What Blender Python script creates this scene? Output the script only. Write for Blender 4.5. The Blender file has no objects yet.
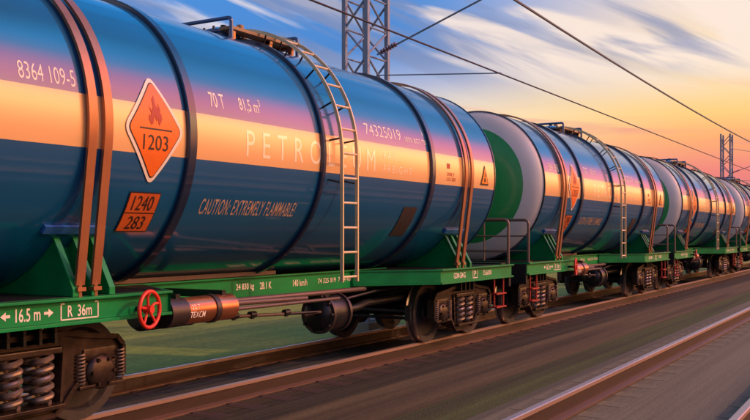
import bpy, bmesh, math, random
from mathutils import Vector, Matrix
R_ = math.radians
C = bpy.context.scene.collection
random.seed(7)

# ------------------------------------------------------------------ camera
sc = bpy.context.scene
RAIL_Z = 0.0                      # world z = 0 is the top of the rails of the train's track
cam_d = bpy.data.cameras.new('camera')
cam = bpy.data.objects.new('camera', cam_d); C.objects.link(cam)
cam.location = (0, -7.56, 1.75)
THETA = 30.77                     # degrees between the line of sight and the track (towards +Y)
cam.rotation_euler = (R_(90), 0, R_(THETA - 90))
cam_d.sensor_width = 36; cam_d.lens = 43.2
cam_d.shift_y = 23.34 / 750
cam_d.clip_start = 0.05; cam_d.clip_end = 6000
sc.camera = cam

# ------------------------------------------------------------------ light
SUN_AZ, SUN_EL = -64.0, 33.0
GLOW_AZ = -38.0                  # the bright part of the sunset sky
w = bpy.data.worlds.new('World'); sc.world = w; w.use_nodes = True
nt = w.node_tree; nt.nodes.clear()
def N(t, **k):
    n = nt.nodes.new(t)
    for a, b in k.items(): setattr(n, a, b)
    return n
def L(a, b): nt.links.new(a, b)
def M(op, a, b=None, clamp=False):
    n = N('ShaderNodeMath', operation=op); n.use_clamp = clamp
    for i, v in enumerate((a, b)):
        if v is None: continue
        if isinstance(v, (int, float)): n.inputs[i].default_value = v
        else: L(v, n.inputs[i])
    return n.outputs[0]
def ramp(fac, stops, interp='EASE'):
    n = N('ShaderNodeValToRGB'); n.color_ramp.interpolation = interp
    e = n.color_ramp.elements
    while len(e) < len(stops): e.new(0.5)
    for el, (p, c) in zip(e, stops):
        el.position = p; el.color = (*c, 1)
    L(fac, n.inputs[0]); return n.outputs[0]
def mixc(f, a, b):
    n = N('ShaderNodeMix', data_type='RGBA'); L(f, n.inputs[0]) if not isinstance(f, float) else setattr(n.inputs[0], 'default_value', f)
    for s, v in ((6, a), (7, b)):
        if isinstance(v, tuple): n.inputs[s].default_value = (*v, 1)
        else: L(v, n.inputs[s])
    return n.outputs[2]
tc = N('ShaderNodeTexCoord'); sep = N('ShaderNodeSeparateXYZ'); L(tc.outputs['Generated'], sep.inputs[0])
X_, Y_, Z_ = sep.outputs
el = M('MAXIMUM', Z_, 0.0)
hyp = M('MAXIMUM', M('SQRT', M('ADD', M('MULTIPLY', X_, X_), M('MULTIPLY', Y_, Y_))), 0.001)
ca, sa = math.cos(R_(GLOW_AZ)), math.sin(R_(GLOW_AZ))
dot = M('DIVIDE', M('ADD', M('MULTIPLY', X_, ca), M('MULTIPLY', Y_, sa)), hyp)   # 1 towards the sun, -1 away
az = M('ARCTAN2', Y_, X_)
# three gradients over elevation (input = sine of elevation)
glow_h = M('DIVIDE', M('ARCTAN2', el, M('ABSOLUTE', Y_)), math.pi / 2)     # sky bands out of view, shaped for the reflections in the tanks
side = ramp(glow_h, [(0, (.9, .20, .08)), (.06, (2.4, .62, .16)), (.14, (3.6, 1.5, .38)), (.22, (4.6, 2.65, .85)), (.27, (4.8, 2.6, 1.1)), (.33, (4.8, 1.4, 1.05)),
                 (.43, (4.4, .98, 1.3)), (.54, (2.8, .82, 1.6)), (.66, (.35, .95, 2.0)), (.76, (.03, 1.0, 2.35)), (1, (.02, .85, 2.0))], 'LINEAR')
_sc = N('ShaderNodeVectorMath', operation='SCALE'); L(side, _sc.inputs[0])       # boosted where the tank sides mirror it, weaker along the track
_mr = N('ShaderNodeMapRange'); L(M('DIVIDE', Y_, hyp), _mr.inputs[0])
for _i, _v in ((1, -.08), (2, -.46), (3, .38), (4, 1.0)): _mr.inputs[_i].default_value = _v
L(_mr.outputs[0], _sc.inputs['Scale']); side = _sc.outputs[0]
mid = ramp(el, [(0, (.50, .13, .17)), (.065, (.88, .22, .19)), (.10, (1.0, .42, .15)), (.125, (1.0, .62, .20)), (.165, (1.0, .74, .42)),
                (.23, (.93, .74, .60)), (.30, (.62, .62, .75)), (.42, (.08, .42, 1.0)), (.6, (.03, .42, 1.15)), (1, (.03, .20, .5))], 'LINEAR')
left = ramp(el, [(0, (.55, .30, .25)), (.08, (.92, .62, .36)), (.13, (.95, .78, .55)), (.165, (.40, .46, .68)), (.20, (.07, .24, .62)),
                 (.30, (.06, .28, .75)), (.42, (.03, .42, 1.1)), (.6, (.03, .42, 1.15)), (1, (.03, .20, .5))], 'LINEAR')
back = ramp(el, [(0, (.36, .28, .30)), (.2, (.34, .30, .38)), (.5, (.14, .20, .36)), (1, (.04, .15, .40))], 'LINEAR')
def smooth(v, a, b):
    n = N('ShaderNodeMapRange', interpolation_type='SMOOTHSTEP'); L(v, n.inputs[0])
    n.inputs[1].default_value = a; n.inputs[2].default_value = b
    return n.outputs[0]
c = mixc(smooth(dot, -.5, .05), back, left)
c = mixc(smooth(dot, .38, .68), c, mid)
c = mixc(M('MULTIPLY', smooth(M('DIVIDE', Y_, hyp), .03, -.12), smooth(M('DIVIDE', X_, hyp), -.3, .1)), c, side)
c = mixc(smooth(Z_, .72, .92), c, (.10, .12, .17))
# streaked clouds: noise in (azimuth, elevation), long in azimuth, tilted down to the right
def cloud(sx, sz, tilt, seed, lo, hi, detail=5, dist=.6):
    cx = N('ShaderNodeCombineXYZ')
    L(M('MULTIPLY', az, sx), cx.inputs[0])
    L(M('ADD', M('MULTIPLY', Z_, sz), M('MULTIPLY', az, tilt)), cx.inputs[1]); cx.inputs[2].default_value = seed
    n = N('ShaderNodeTexNoise'); n.inputs['Scale'].default_value = 1; n.inputs['Detail'].default_value = detail
    n.inputs['Roughness'].default_value = .5; n.inputs['Distortion'].default_value = dist
    L(cx.outputs[0], n.inputs['Vector'])
    return smooth(n.outputs[0], lo, hi)
cl1 = cloud(3.0, 19, -6.5, 1.7, .44, .56)
cl2 = cloud(4.0, 30, -11, 8.4, .45, .60)
cl3 = cloud(3.2, 46, -3, 5.7, .52, .72)
high = smooth(Z_, .13, .19)
notside = M('MULTIPLY', smooth(M('DIVIDE', Y_, hyp), -.02, .10), M('SUBTRACT', 1.0, smooth(Z_, .38, .55)))
white = mixc(smooth(dot, .0, .6), (.70, .69, .80), (.98, .80, .68))
c = mixc(M('MULTIPLY', M('MULTIPLY', cl1, M('MULTIPLY', high, notside)), .92), c, white)
c = mixc(M('MULTIPLY', M('MULTIPLY', cl2, M('MULTIPLY', smooth(Z_, .15, .20), notside)), .75), c, (.22, .27, .46))
c = mixc(M('MULTIPLY', M('MULTIPLY', cl3, M('SUBTRACT', 1.0, smooth(Z_, .12, .17))), .65), c, (.85, .26, .24))
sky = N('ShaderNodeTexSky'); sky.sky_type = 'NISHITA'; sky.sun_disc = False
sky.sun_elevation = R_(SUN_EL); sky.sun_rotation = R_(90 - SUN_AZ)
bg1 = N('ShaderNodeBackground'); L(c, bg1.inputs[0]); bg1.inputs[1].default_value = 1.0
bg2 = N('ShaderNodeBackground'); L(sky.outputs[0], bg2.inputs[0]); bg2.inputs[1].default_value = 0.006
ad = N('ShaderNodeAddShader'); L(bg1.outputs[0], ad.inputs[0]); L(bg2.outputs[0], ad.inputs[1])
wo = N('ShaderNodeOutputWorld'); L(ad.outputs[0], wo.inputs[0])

sd = bpy.data.lights.new('sun', 'SUN'); sd.energy = 1.5; sd.angle = R_(1.0); sd.color = (1, .62, .36)
so = bpy.data.objects.new('sun', sd); C.objects.link(so)
sdir = Vector((math.cos(R_(SUN_EL)) * math.cos(R_(SUN_AZ)), math.cos(R_(SUN_EL)) * math.sin(R_(SUN_AZ)), math.sin(R_(SUN_EL))))
so.rotation_euler = sdir.to_track_quat('Z', 'Y').to_euler()
so.location = sdir * 50
vs = sc.view_settings
vs.view_transform = 'Standard'; vs.look = 'None'; vs.gamma = 1; vs.exposure = 0; vs.use_curve_mapping = False
sc.cycles.use_denoising = True

# ------------------------------------------------------------------ materials
MATS = {}
def mat(name, base, rough=.5, metal=0.0, coat=0.0, coat_ior=1.5, spec=.5, var=0.0, vscale=(1, 1, 1), bump=0.0, bscale=30, dark=None, coat_rough=.06, detail=6, rvar=0.0):
    m = bpy.data.materials.new(name); m.use_nodes = True
    t = m.node_tree; b = t.nodes['Principled BSDF']
    b.inputs['Base Color'].default_value = (*base, 1); b.inputs['Roughness'].default_value = rough
    b.inputs['Metallic'].default_value = metal; b.inputs['Coat Weight'].default_value = coat
    b.inputs['Coat IOR'].default_value = coat_ior; b.inputs['Coat Roughness'].default_value = coat_rough
    b.inputs['Specular IOR Level'].default_value = spec
    tcn = t.nodes.new('ShaderNodeTexCoord')
    if var > 0:
        mp = t.nodes.new('ShaderNodeMapping'); mp.inputs['Scale'].default_value = vscale
        t.links.new(tcn.outputs['Object'], mp.inputs[0])
        n = t.nodes.new('ShaderNodeTexNoise'); n.inputs['Scale'].default_value = 1; n.inputs['Detail'].default_value = detail
        n.inputs['Roughness'].default_value = .6
        t.links.new(mp.outputs[0], n.inputs['Vector'])
        r = t.nodes.new('ShaderNodeValToRGB'); e = r.color_ramp.elements
        d = dark or tuple(v * (1 - var) for v in base)
        e[0].position = .32; e[0].color = (*d, 1); e[1].position = .66; e[1].color = (*base, 1)
        t.links.new(n.outputs[0], r.inputs[0]); t.links.new(r.outputs[0], b.inputs['Base Color'])
        if rvar:
            mr = t.nodes.new('ShaderNodeMapRange'); t.links.new(n.outputs[0], mr.inputs[0])
            mr.inputs[1].default_value = .3; mr.inputs[2].default_value = .7
            mr.inputs[3].default_value = rough + rvar; mr.inputs[4].default_value = rough
            t.links.new(mr.outputs[0], b.inputs['Roughness'])
    if bump > 0:
        n2 = t.nodes.new('ShaderNodeTexNoise'); n2.inputs['Scale'].default_value = bscale; n2.inputs['Detail'].default_value = 4
        t.links.new(tcn.outputs['Object'], n2.inputs['Vector'])
        bp = t.nodes.new('ShaderNodeBump'); bp.inputs['Strength'].default_value = bump; bp.inputs['Distance'].default_value = .02
        t.links.new(n2.outputs[0], bp.inputs['Height']); t.links.new(bp.outputs[0], b.inputs['Normal'])
    MATS[name] = m
    return m
BLUE = mat('blue_tank_paint', (.0002, .09, .24), .5, 0, 1, 1.9, .2, .22, (.5, .5, 1.6), rvar=.10, coat_rough=.12)
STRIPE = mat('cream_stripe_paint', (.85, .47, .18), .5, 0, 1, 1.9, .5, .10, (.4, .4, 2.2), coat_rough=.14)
NAVY = mat('dark_navy_band', (.010, .018, .05), .35, 0, .5, 1.6)
HEADG = mat('pale_grey_head_paint', (.68, .66, .66), .38, 0, .5, 1.5, .5, .12, (2, 2, .8))
HEADGR = mat('green_head_paint', (.014, .32, .08), .4, 0, .4, 1.5, .5, .15, (2, 2, .8))
STRAPM = mat('orange_brown_strap_steel', (.42, .165, .072), .38, .5, .3, 1.5, .5, .2, (4, 4, 4))
GREEN = mat('green_frame_paint', (.001, .27, .065), .45, 0, .12, 1.5, .25, .35, (1.2, 3, 3), bump=.08)
PADB = mat('blue_pad_paint', (.03, .13, .45), .35, 0, .6, 1.6)
LADD = mat('tan_painted_ladder_steel', (.85, .66, .36), .4, .2, .2, 1.5, .5, .2, (6, 6, 6))
RAILST = mat('brown_railing_steel', (.16, .11, .10), .4, .4)
PLATB = mat('tan_walkway_boards', (.40, .24, .11), .55, 0, 0, 1.5, .5, .35, (1, 12, 3))
PLANK = mat('weathered_plank', (.23, .15, .11), .7, 0, 0, 1.5, .4, .4, (1, 20, 6))
HATCHB = mat('blue_hatch_paint', (.012, .07, .22), .35, 0, .6, 1.6)
BOGIE = mat('rusty_bogie_iron', (.070, .046, .036), .36, .6, 0, 1.5, .5, .7, (5, 5, 5), bump=.10, bscale=18)
BLACKST = mat('oily_black_steel', (.022, .022, .026), .38, .3, 0, 1.5, .5, .4, (4, 4, 4), bump=.2)
SPRING = mat('worn_spring_steel', (.34, .26, .22), .34, .65, 0, 1.5, .5, .4, (8, 8, 8))
WHEELM = mat('dusty_wheel_steel', (.07, .062, .06), .5, .4, 0, 1.5, .5, .4, (5, 5, 5), bump=.1)
TYRE = mat('polished_wheel_tread', (.35, .30, .28), .28, .9)
COPPER = mat('copper_coloured_cylinder', (.62, .23, .11), .28, .75, 0, 1.5, .5, .4, (3, 9, 9))
BANDD = mat('dark_clamp_band', (.05, .035, .035), .4, .3)
RED = mat('red_wheel_paint', (.75, .035, .015), .45, 0, .1, 1.5, .5, .15, (8, 8, 8))
DRED = mat('dark_red_step_paint', (.36, .018, .012), .5, 0, .1)
CREAM = mat('cream_lettering_paint', (.92, .82, .68), .5, var=.2, vscale=(9, 9, 9))
PALE = mat('white_lettering_paint', (1.0, .80, .55), .5, 0, 1, 1.9)
TANLET = mat('faded_tan_lettering_paint', (.45, .30, .20), .5)
ORANGE = mat('orange_placard_film', (.93, .17, .01), .4, 0, .1, 1.5, .5, .2, (1.5, 1.5, 3))
ORANGE_SHADED = mat('shaded_orange_plate_paint', (.62, .12, .02), .5, 0, .1, 1.5, .5, .2, (3, 3, 3))  # placard orange darkened for the shade low on the tank side
YELLOW = mat('amber_sign_film', (.80, .24, .01), .35)
BLACK = mat('black_print', (.03, .015, .012), .5)
REDP = mat('red_print', (.42, .03, .01), .5)
BROWNP = mat('rust_brown_plate', (.028, .018, .018), .6)
WHITEP = mat('white_placard_border', (.82, .72, .60), .4, 0, .4, 1.5)

def streak_mat(name, cols, sx, sy, fine=.25, rough=.85, fscale=45, bump=.5, spec=.3):
    """ground colour: bands that run along the line, with a stone-sized grain on top"""
    m = bpy.data.materials.new(name); m.use_nodes = True
    t = m.node_tree; b = t.nodes['Principled BSDF']; b.inputs['Roughness'].default_value = rough
    b.inputs['Specular IOR Level'].default_value = spec
    tcn = t.nodes.new('ShaderNodeTexCoord'); mp = t.nodes.new('ShaderNodeMapping')
    mp.inputs['Scale'].default_value = (sx, sy, sy); t.links.new(tcn.outputs['Object'], mp.inputs[0])
    n = t.nodes.new('ShaderNodeTexNoise'); n.inputs['Scale'].default_value = 1; n.inputs['Detail'].default_value = 6
    n.inputs['Roughness'].default_value = .6; t.links.new(mp.outputs[0], n.inputs['Vector'])
    r = t.nodes.new('ShaderNodeValToRGB'); e = r.color_ramp.elements
    while len(e) < len(cols): e.new(.5)
    for i, cc in enumerate(cols):
        e[i].position = .30 + .4 * i / (len(cols) - 1); e[i].color = (*cc, 1)
    t.links.new(n.outputs[0], r.inputs[0])
    v = t.nodes.new('ShaderNodeTexVoronoi'); v.inputs['Scale'].default_value = fscale
    mp2 = t.nodes.new('ShaderNodeMapping'); mp2.inputs['Scale'].default_value = (.35, 1, 1)
    t.links.new(tcn.outputs['Object'], mp2.inputs[0]); t.links.new(mp2.outputs[0], v.inputs['Vector'])
    mr = t.nodes.new('ShaderNodeMapRange'); t.links.new(v.outputs['Color'], mr.inputs[0])
    mr.inputs[3].default_value = 1 - fine; mr.inputs[4].default_value = 1 + fine
    mx = t.nodes.new('ShaderNodeMix'); mx.data_type = 'RGBA'; mx.blend_type = 'MULTIPLY'; mx.inputs[0].default_value = 1
    t.links.new(r.outputs[0], mx.inputs[6]); t.links.new(mr.outputs[0], mx.inputs[7])
    t.links.new(mx.outputs[2], b.inputs['Base Color'])
    bp = t.nodes.new('ShaderNodeBump'); bp.inputs['Strength'].default_value = bump; bp.inputs['Distance'].default_value = .012
    t.links.new(v.outputs['Distance'], bp.inputs['Height']); t.links.new(bp.outputs[0], b.inputs['Normal'])
    return m
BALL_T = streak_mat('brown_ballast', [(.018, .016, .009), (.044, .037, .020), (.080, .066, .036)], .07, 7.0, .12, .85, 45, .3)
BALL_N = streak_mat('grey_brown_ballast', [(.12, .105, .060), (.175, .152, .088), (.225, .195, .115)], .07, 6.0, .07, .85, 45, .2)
GRASSM = streak_mat('mown_grass', [(.16, .19, .010), (.25, .27, .02), (.36, .33, .035)], .10, 1.6, .25, fscale=25)
MOSS = streak_mat('mossy_ground', [(.05, .042, .025), (.075, .085, .03), (.105, .13, .035), (.06, .055, .03)], .05, 1.9, .12)
DARK_EARTH = streak_mat('added_dark_earth', [(.012, .009, .008), (.022, .016, .013), (.035, .026, .02)], .10, 1.6, .25)
RAILW = mat('rusty_rail_web', (.045, .023, .015), .55, .3, 0, 1.5, .5, .35, (.6, 8, 8), bump=.1)
RAILF = mat('sky_lit_rail_foot', (.24, .14, .10), .42, .5, 0, 1.5, .5, .3, (.6, 8, 8))  # foot lightened to carry the sky light on its top slope
RAILH = mat('polished_rail_head', (.62, .43, .34), .42, .8, 0, 1.5, .5, .25, (.5, 14, 14))
SLEEP = mat('dusty_concrete_sleeper', (.25, .225, .17), .85, 0, 0, 1.5, .3, .3, (3, 3, 3), bump=.3)
SLEEPT = mat('brown_timber_sleeper', (.075, .05, .04), .85, 0, 0, 1.5, .3, .4, (8, 2, 4), bump=.3)
WIRE = mat('dark_overhead_wire', (.05, .04, .045), .5, .5)
WIREG = mat('grey_overhead_wire', (.17, .18, .20), .8, 0)

# ------------------------------------------------------------------ helpers
def link(name, bm, mats, parent=None, smooth=True, angle=40):
    me = bpy.data.meshes.new(name)
    bmesh.ops.recalc_face_normals(bm, faces=bm.faces)
    bm.to_mesh(me); bm.free()
    for m in (mats if isinstance(mats, (list, tuple)) else [mats]): me.materials.append(m)
    if smooth:
        me.polygons.foreach_set('use_smooth', [True] * len(me.polygons))
        try: me.set_sharp_from_angle(angle=R_(angle))
        except Exception: pass
    o = bpy.data.objects.new(name, me); C.objects.link(o)
    if parent: o.parent = parent
    return o
def empty(name, loc=(0, 0, 0), parent=None):
    o = bpy.data.objects.new(name, None); C.objects.link(o); o.location = loc; o.empty_display_size = .3
    if parent: o.parent = parent
    return o
def tag(o, label=None, cat=None, group=None, kind=None):
    for k, v in (('label', label), ('category', cat), ('group', group), ('kind', kind)):
        if v: o[k] = v
    return o
def box(bm, x0, x1, y0, y1, z0, z1, bev=0.0, mi=0):
    r = bmesh.ops.create_cube(bm, size=1); vs_ = r['verts']
    for v in vs_:
        v.co = Vector(((x0 + x1) / 2 + v.co.x * (x1 - x0), (y0 + y1) / 2 + v.co.y * (y1 - y0), (z0 + z1) / 2 + v.co.z * (z1 - z0)))
    fs = list({f for v in vs_ for f in v.link_faces})
    for f in fs: f.material_index = mi
    if bev > 0:
        es = list({e for v in vs_ for e in v.link_edges})
        bmesh.ops.bevel(bm, geom=es, offset=bev, segments=2, affect='EDGES', profile=.6)
def tube(bm, pts, r, seg=10, caps=True, mi=0):
    pts = [Vector(p) for p in pts]; rings = []
    up = None
    for i, p in enumerate(pts):
        a = pts[max(i - 1, 0)]; b = pts[min(i + 1, len(pts) - 1)]
        d = (b - a).normalized()
        if up is None:
            up = Vector((0, 0, 1)) if abs(d.z) < .9 else Vector((1, 0, 0))
        s = d.cross(up).normalized(); up = s.cross(d).normalized()
        rr = r[i] if isinstance(r, (list, tuple)) else r
        rings.append([bm.verts.new(p + (s * math.cos(2 * math.pi * k / seg) + up * math.sin(2 * math.pi * k / seg)) * rr) for k in range(seg)])
    for A, B in zip(rings, rings[1:]):
        for k in range(seg):
            f = bm.faces.new((A[k], A[(k + 1) % seg], B[(k + 1) % seg], B[k])); f.material_index = mi
    if caps:
        for q in (rings[0], rings[-1]):
            try: bm.faces.new(q).material_index = mi
            except ValueError: pass
def rounded(pts, r, n=5):
    """polyline with rounded corners"""
    pts = [Vector(p) for p in pts]; out = [pts[0]]
    for a, b, c_ in zip(pts, pts[1:], pts[2:]):
        d1 = (a - b).normalized(); d2 = (c_ - b).normalized()
        p1, p2 = b + d1 * r, b + d2 * r
        for k in range(n + 1):
            t_ = k / n; out.append((1 - t_) ** 2 * p1 + 2 * t_ * (1 - t_) * b + t_ ** 2 * p2)
    out.append(pts[-1]); return out
def lathe(bm, prof, axis='Y', at=(0, 0, 0), seg=32, mi=None):
    """prof: list of (a, r[, mat]) along the axis"""
    rings = []
    for p in prof:
        a, r = p[0], p[1]; ring = []
        for k in range(seg):
            t_ = 2 * math.pi * k / seg; u, v = r * math.cos(t_), r * math.sin(t_)
            co = {'Y': (u, a, v), 'X': (a, u, v), 'Z': (u, v, a)}[axis]
            ring.append(bm.verts.new(Vector(co) + Vector(at)))
        rings.append(ring)
    for i, (A, B) in enumerate(zip(rings, rings[1:])):
        for k in range(seg):
            f = bm.faces.new((A[k], A[(k + 1) % seg], B[(k + 1) % seg], B[k]))
            f.material_index = (prof[i][2] if len(prof[i]) > 2 else 0)
    for q, p in ((rings[0], prof[0]), (rings[-1], prof[-1])):
        if p[1] > 1e-4:
            f = bm.faces.new(q); f.material_index = p[2] if len(p) > 2 else 0
    bmesh.ops.remove_doubles(bm, verts=[v for r in rings for v in r], dist=1e-6)
def prism_xz(bm, poly, y0, y1, mi=0):
    """polygon in (x, z) extruded from y0 to y1"""
    A = [bm.verts.new((x, y0, z)) for x, z in poly]; B = [bm.verts.new((x, y1, z)) for x, z in poly]
    fa = bm.faces.new(A); fb = bm.faces.new(B[::-1]); fs = [fa, fb]
    n = len(poly)
    for i in range(n): fs.append(bm.faces.new((A[i], B[i], B[(i + 1) % n], A[(i + 1) % n])))
    for f in fs: f.material_index = mi
    return fs
def prism_yz(bm, poly, x0, x1, mi=0):
    A = [bm.verts.new((x0, y, z)) for y, z in poly]; B = [bm.verts.new((x1, y, z)) for y, z in poly]
    n = len(poly); fs = [bm.faces.new(A), bm.faces.new(B[::-1])]
    for i in range(n): fs.append(bm.faces.new((A[i], B[i], B[(i + 1) % n], A[(i + 1) % n])))
    for f in fs: f.material_index = mi
def prism_xy(bm, poly, z0, z1, mi=0):
    A = [bm.verts.new((x, y, z0)) for x, y in poly]; B = [bm.verts.new((x, y, z1)) for x, y in poly]
    n = len(poly); fs = [bm.faces.new(A), bm.faces.new(B[::-1])]
    for i in range(n): fs.append(bm.faces.new((A[i], B[i], B[(i + 1) % n], A[(i + 1) % n])))
    for f in fs: f.material_index = mi

# text as flat meshes -------------------------------------------------------
def text_bm(s, x0, x1, y0, y1, shear=0.0, bold=0.0, space=1.0):
    """letters fitted into the box x0..x1, y0..y1 of the (x, s) plane"""
    cu = bpy.data.curves.new('lettering', 'FONT'); cu.body = s; cu.resolution_u = 3; cu.space_character = space; cu.offset = bold
    o = bpy.data.objects.new('lettering', cu); C.objects.link(o)
    bpy.context.view_layer.update()
    me = bpy.data.meshes.new_from_object(o.evaluated_get(bpy.context.evaluated_depsgraph_get()))
    bpy.data.objects.remove(o); bpy.data.curves.remove(cu)
    bm = bmesh.new(); bm.from_mesh(me); bpy.data.meshes.remove(me)
    xs = [v.co.x for v in bm.verts]; ys = [v.co.y for v in bm.verts]
    a, b, c_, d = min(xs), max(xs), min(ys), max(ys)
    for v in bm.verts:
        ty = (v.co.y - c_) / (d - c_)
        v.co.x = x0 + (v.co.x - a) / (b - a) * (x1 - x0) + shear * ty
        v.co.y = y0 + ty * (y1 - y0); v.co.z = 0
    return bm
def poly_bm(*polys):
    bm = bmesh.new()
    for p in polys:
        f = bm.faces.new([bm.verts.new((x, y, 0)) for x, y in p])
    return bm
def line_bm(segs, wdt):
    bm = bmesh.new()
    for (x0, y0), (x1, y1) in segs:
        d = Vector((x1 - x0, y1 - y0)); n = Vector((-d.y, d.x)).normalized() * wdt / 2; e = d.normalized() * wdt / 2
        pts = [(x0 - e.x - n.x, y0 - e.y - n.y), (x1 + e.x - n.x, y1 + e.y - n.y), (x1 + e.x + n.x, y1 + e.y + n.y), (x0 - e.x + n.x, y0 - e.y + n.y)]
        bm.faces.new([bm.verts.new((*p, 0)) for p in pts])
    return bm
def join_bm(a, b):
    me = bpy.data.meshes.new('t'); b.to_mesh(me); b.free(); a.from_mesh(me); bpy.data.meshes.remove(me); return a
TR, ZC = 1.5, 2.70
def wrap(bm, r, step=.045):
    """bend a flat (x, s) mesh onto the near side of the tank"""
    ys = [v.co.y for v in bm.verts]; k = math.ceil(min(ys) / step)
    while k * step < max(ys):
        bmesh.ops.bisect_plane(bm, geom=bm.verts[:] + bm.edges[:] + bm.faces[:], plane_co=(0, k * step, 0), plane_no=(0, 1, 0)); k += 1
    for v in bm.verts:
        ph = v.co.y / TR; v.co = Vector((v.co.x, -r * math.cos(ph), ZC + r * math.sin(ph)))
    return bm
def link_flat(name, bm, m, parent, wrapr=None, side=None):
    if wrapr: bm = wrap(bm, wrapr)
    elif side is not None:
        for v in bm.verts: v.co = Vector((v.co.x, side, v.co.y))
    me = bpy.data.meshes.new(name); bm.to_mesh(me); bm.free(); me.materials.append(m)
    # face the camera side (-Y)
    o = bpy.data.objects.new(name, me); C.objects.link(o); o.parent = parent
    return o

# ------------------------------------------------------------------ ground, ballast, rails
NTZ = 0.30                         # the near track lies a little higher
NTY = -5.61                        # its centre line
X0, X1 = -30, 900
def profile_sheet(name, pts, m, x0=X0, x1=X1, nx=1):
    bm = bmesh.new(); cols = []
    for i in range(nx + 1):
        x = x0 + (x1 - x0) * i / nx
        cols.append([bm.verts.new((x, y, z)) for y, z in pts])
    for A, B in zip(cols, cols[1:]):
        for k in range(len(pts) - 1): bm.faces.new((A[k], A[k + 1], B[k + 1], B[k]))
    return tag(link(name, bm, m, None, False), kind='structure')
GZ = -0.55
bm = bmesh.new()
g = [bm.verts.new(p) for p in ((-3000, -3000, GZ), (5000, -3000, GZ), (5000, 4000, GZ), (-3000, 4000, GZ))]
bm.faces.new(g); tag(link('ground', bm, GRASSM, None, False), kind='structure')
profile_sheet('path', [(-3.35, GZ + .006), (-1.85, GZ + .006)], MOSS)
profile_sheet('added_dark_ground', [(-90, GZ + .006), (NTY - 2.7, GZ + .006)], DARK_EARTH)  # unseen dark ground, added to darken reflections low on the tanks
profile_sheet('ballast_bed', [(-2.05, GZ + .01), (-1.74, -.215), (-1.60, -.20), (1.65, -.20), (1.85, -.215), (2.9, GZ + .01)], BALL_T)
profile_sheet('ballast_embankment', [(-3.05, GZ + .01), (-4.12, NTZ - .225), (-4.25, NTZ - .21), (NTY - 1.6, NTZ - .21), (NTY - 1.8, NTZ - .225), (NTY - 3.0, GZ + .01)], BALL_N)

RP = [(-.085, -.20), (.085, -.20), (.085, -.180), (.012, -.165), (.010, -.055), (.034, -.040), (.036, -.006), (.028, 0), (-.028, 0), (-.036, -.006), (-.034, -.040), (-.010, -.055), (-.012, -.165), (-.085, -.180)]
def rail(y, zt, label):
    o = empty('steel_rail', (0, y, zt))
    for nm, idx, m in (('rail_foot', [0, 1, 2, 3, 12, 13], RAILF), ('rail_web', [3, 4, 11, 12], RAILW), ('rail_head', [4, 5, 6, 7, 8, 9, 10, 11], RAILH)):
        b = bmesh.new(); prism_yz(b, [RP[i] for i in idx], X0, 500)
        link(nm, b, m, o, True, 30)
    tag(o, label, 'rail', 'rails of the two railway tracks')
rail(-.76, 0, 'near rail of the train\'s track, right under the wheels of the tank wagons')
rail(.76, 0, 'far rail of the train\'s track, dark in the shade under the tank wagons')
rail(NTY + .76, NTZ, 'left rail of the empty foreground track, brown web and shiny head')
rail(NTY - .76, NTZ, 'right rail of the empty foreground track in the bottom right corner')

def sleeper_bm(chairs):
    b = bmesh.new()
    prism_yz(b, [(-1.32, -.12), (1.32, -.12), (1.32, 0), (.45, 0), (.35, -.008), (-.35, -.008), (-.45, 0), (-1.32, 0)], -.125, .125)
    for s in ((-.76, .76) if chairs else ()):
        for q in (-.115, .115): box(b, -.05, .05, s + q - .025, s + q + .025, -.01, .008)
    return b
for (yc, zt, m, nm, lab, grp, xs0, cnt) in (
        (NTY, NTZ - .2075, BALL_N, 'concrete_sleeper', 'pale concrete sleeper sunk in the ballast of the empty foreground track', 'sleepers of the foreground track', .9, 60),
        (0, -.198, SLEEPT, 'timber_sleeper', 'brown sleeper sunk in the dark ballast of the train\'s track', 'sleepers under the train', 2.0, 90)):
    first = link(nm, sleeper_bm(yc == 0), m, None, False)
    tag(first, lab, 'sleeper', grp); first.location = (xs0, yc, zt)
    for k in range(1, cnt):
        o = first.copy(); C.objects.link(o); o.location = (xs0 + k * .6, yc, zt)

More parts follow.
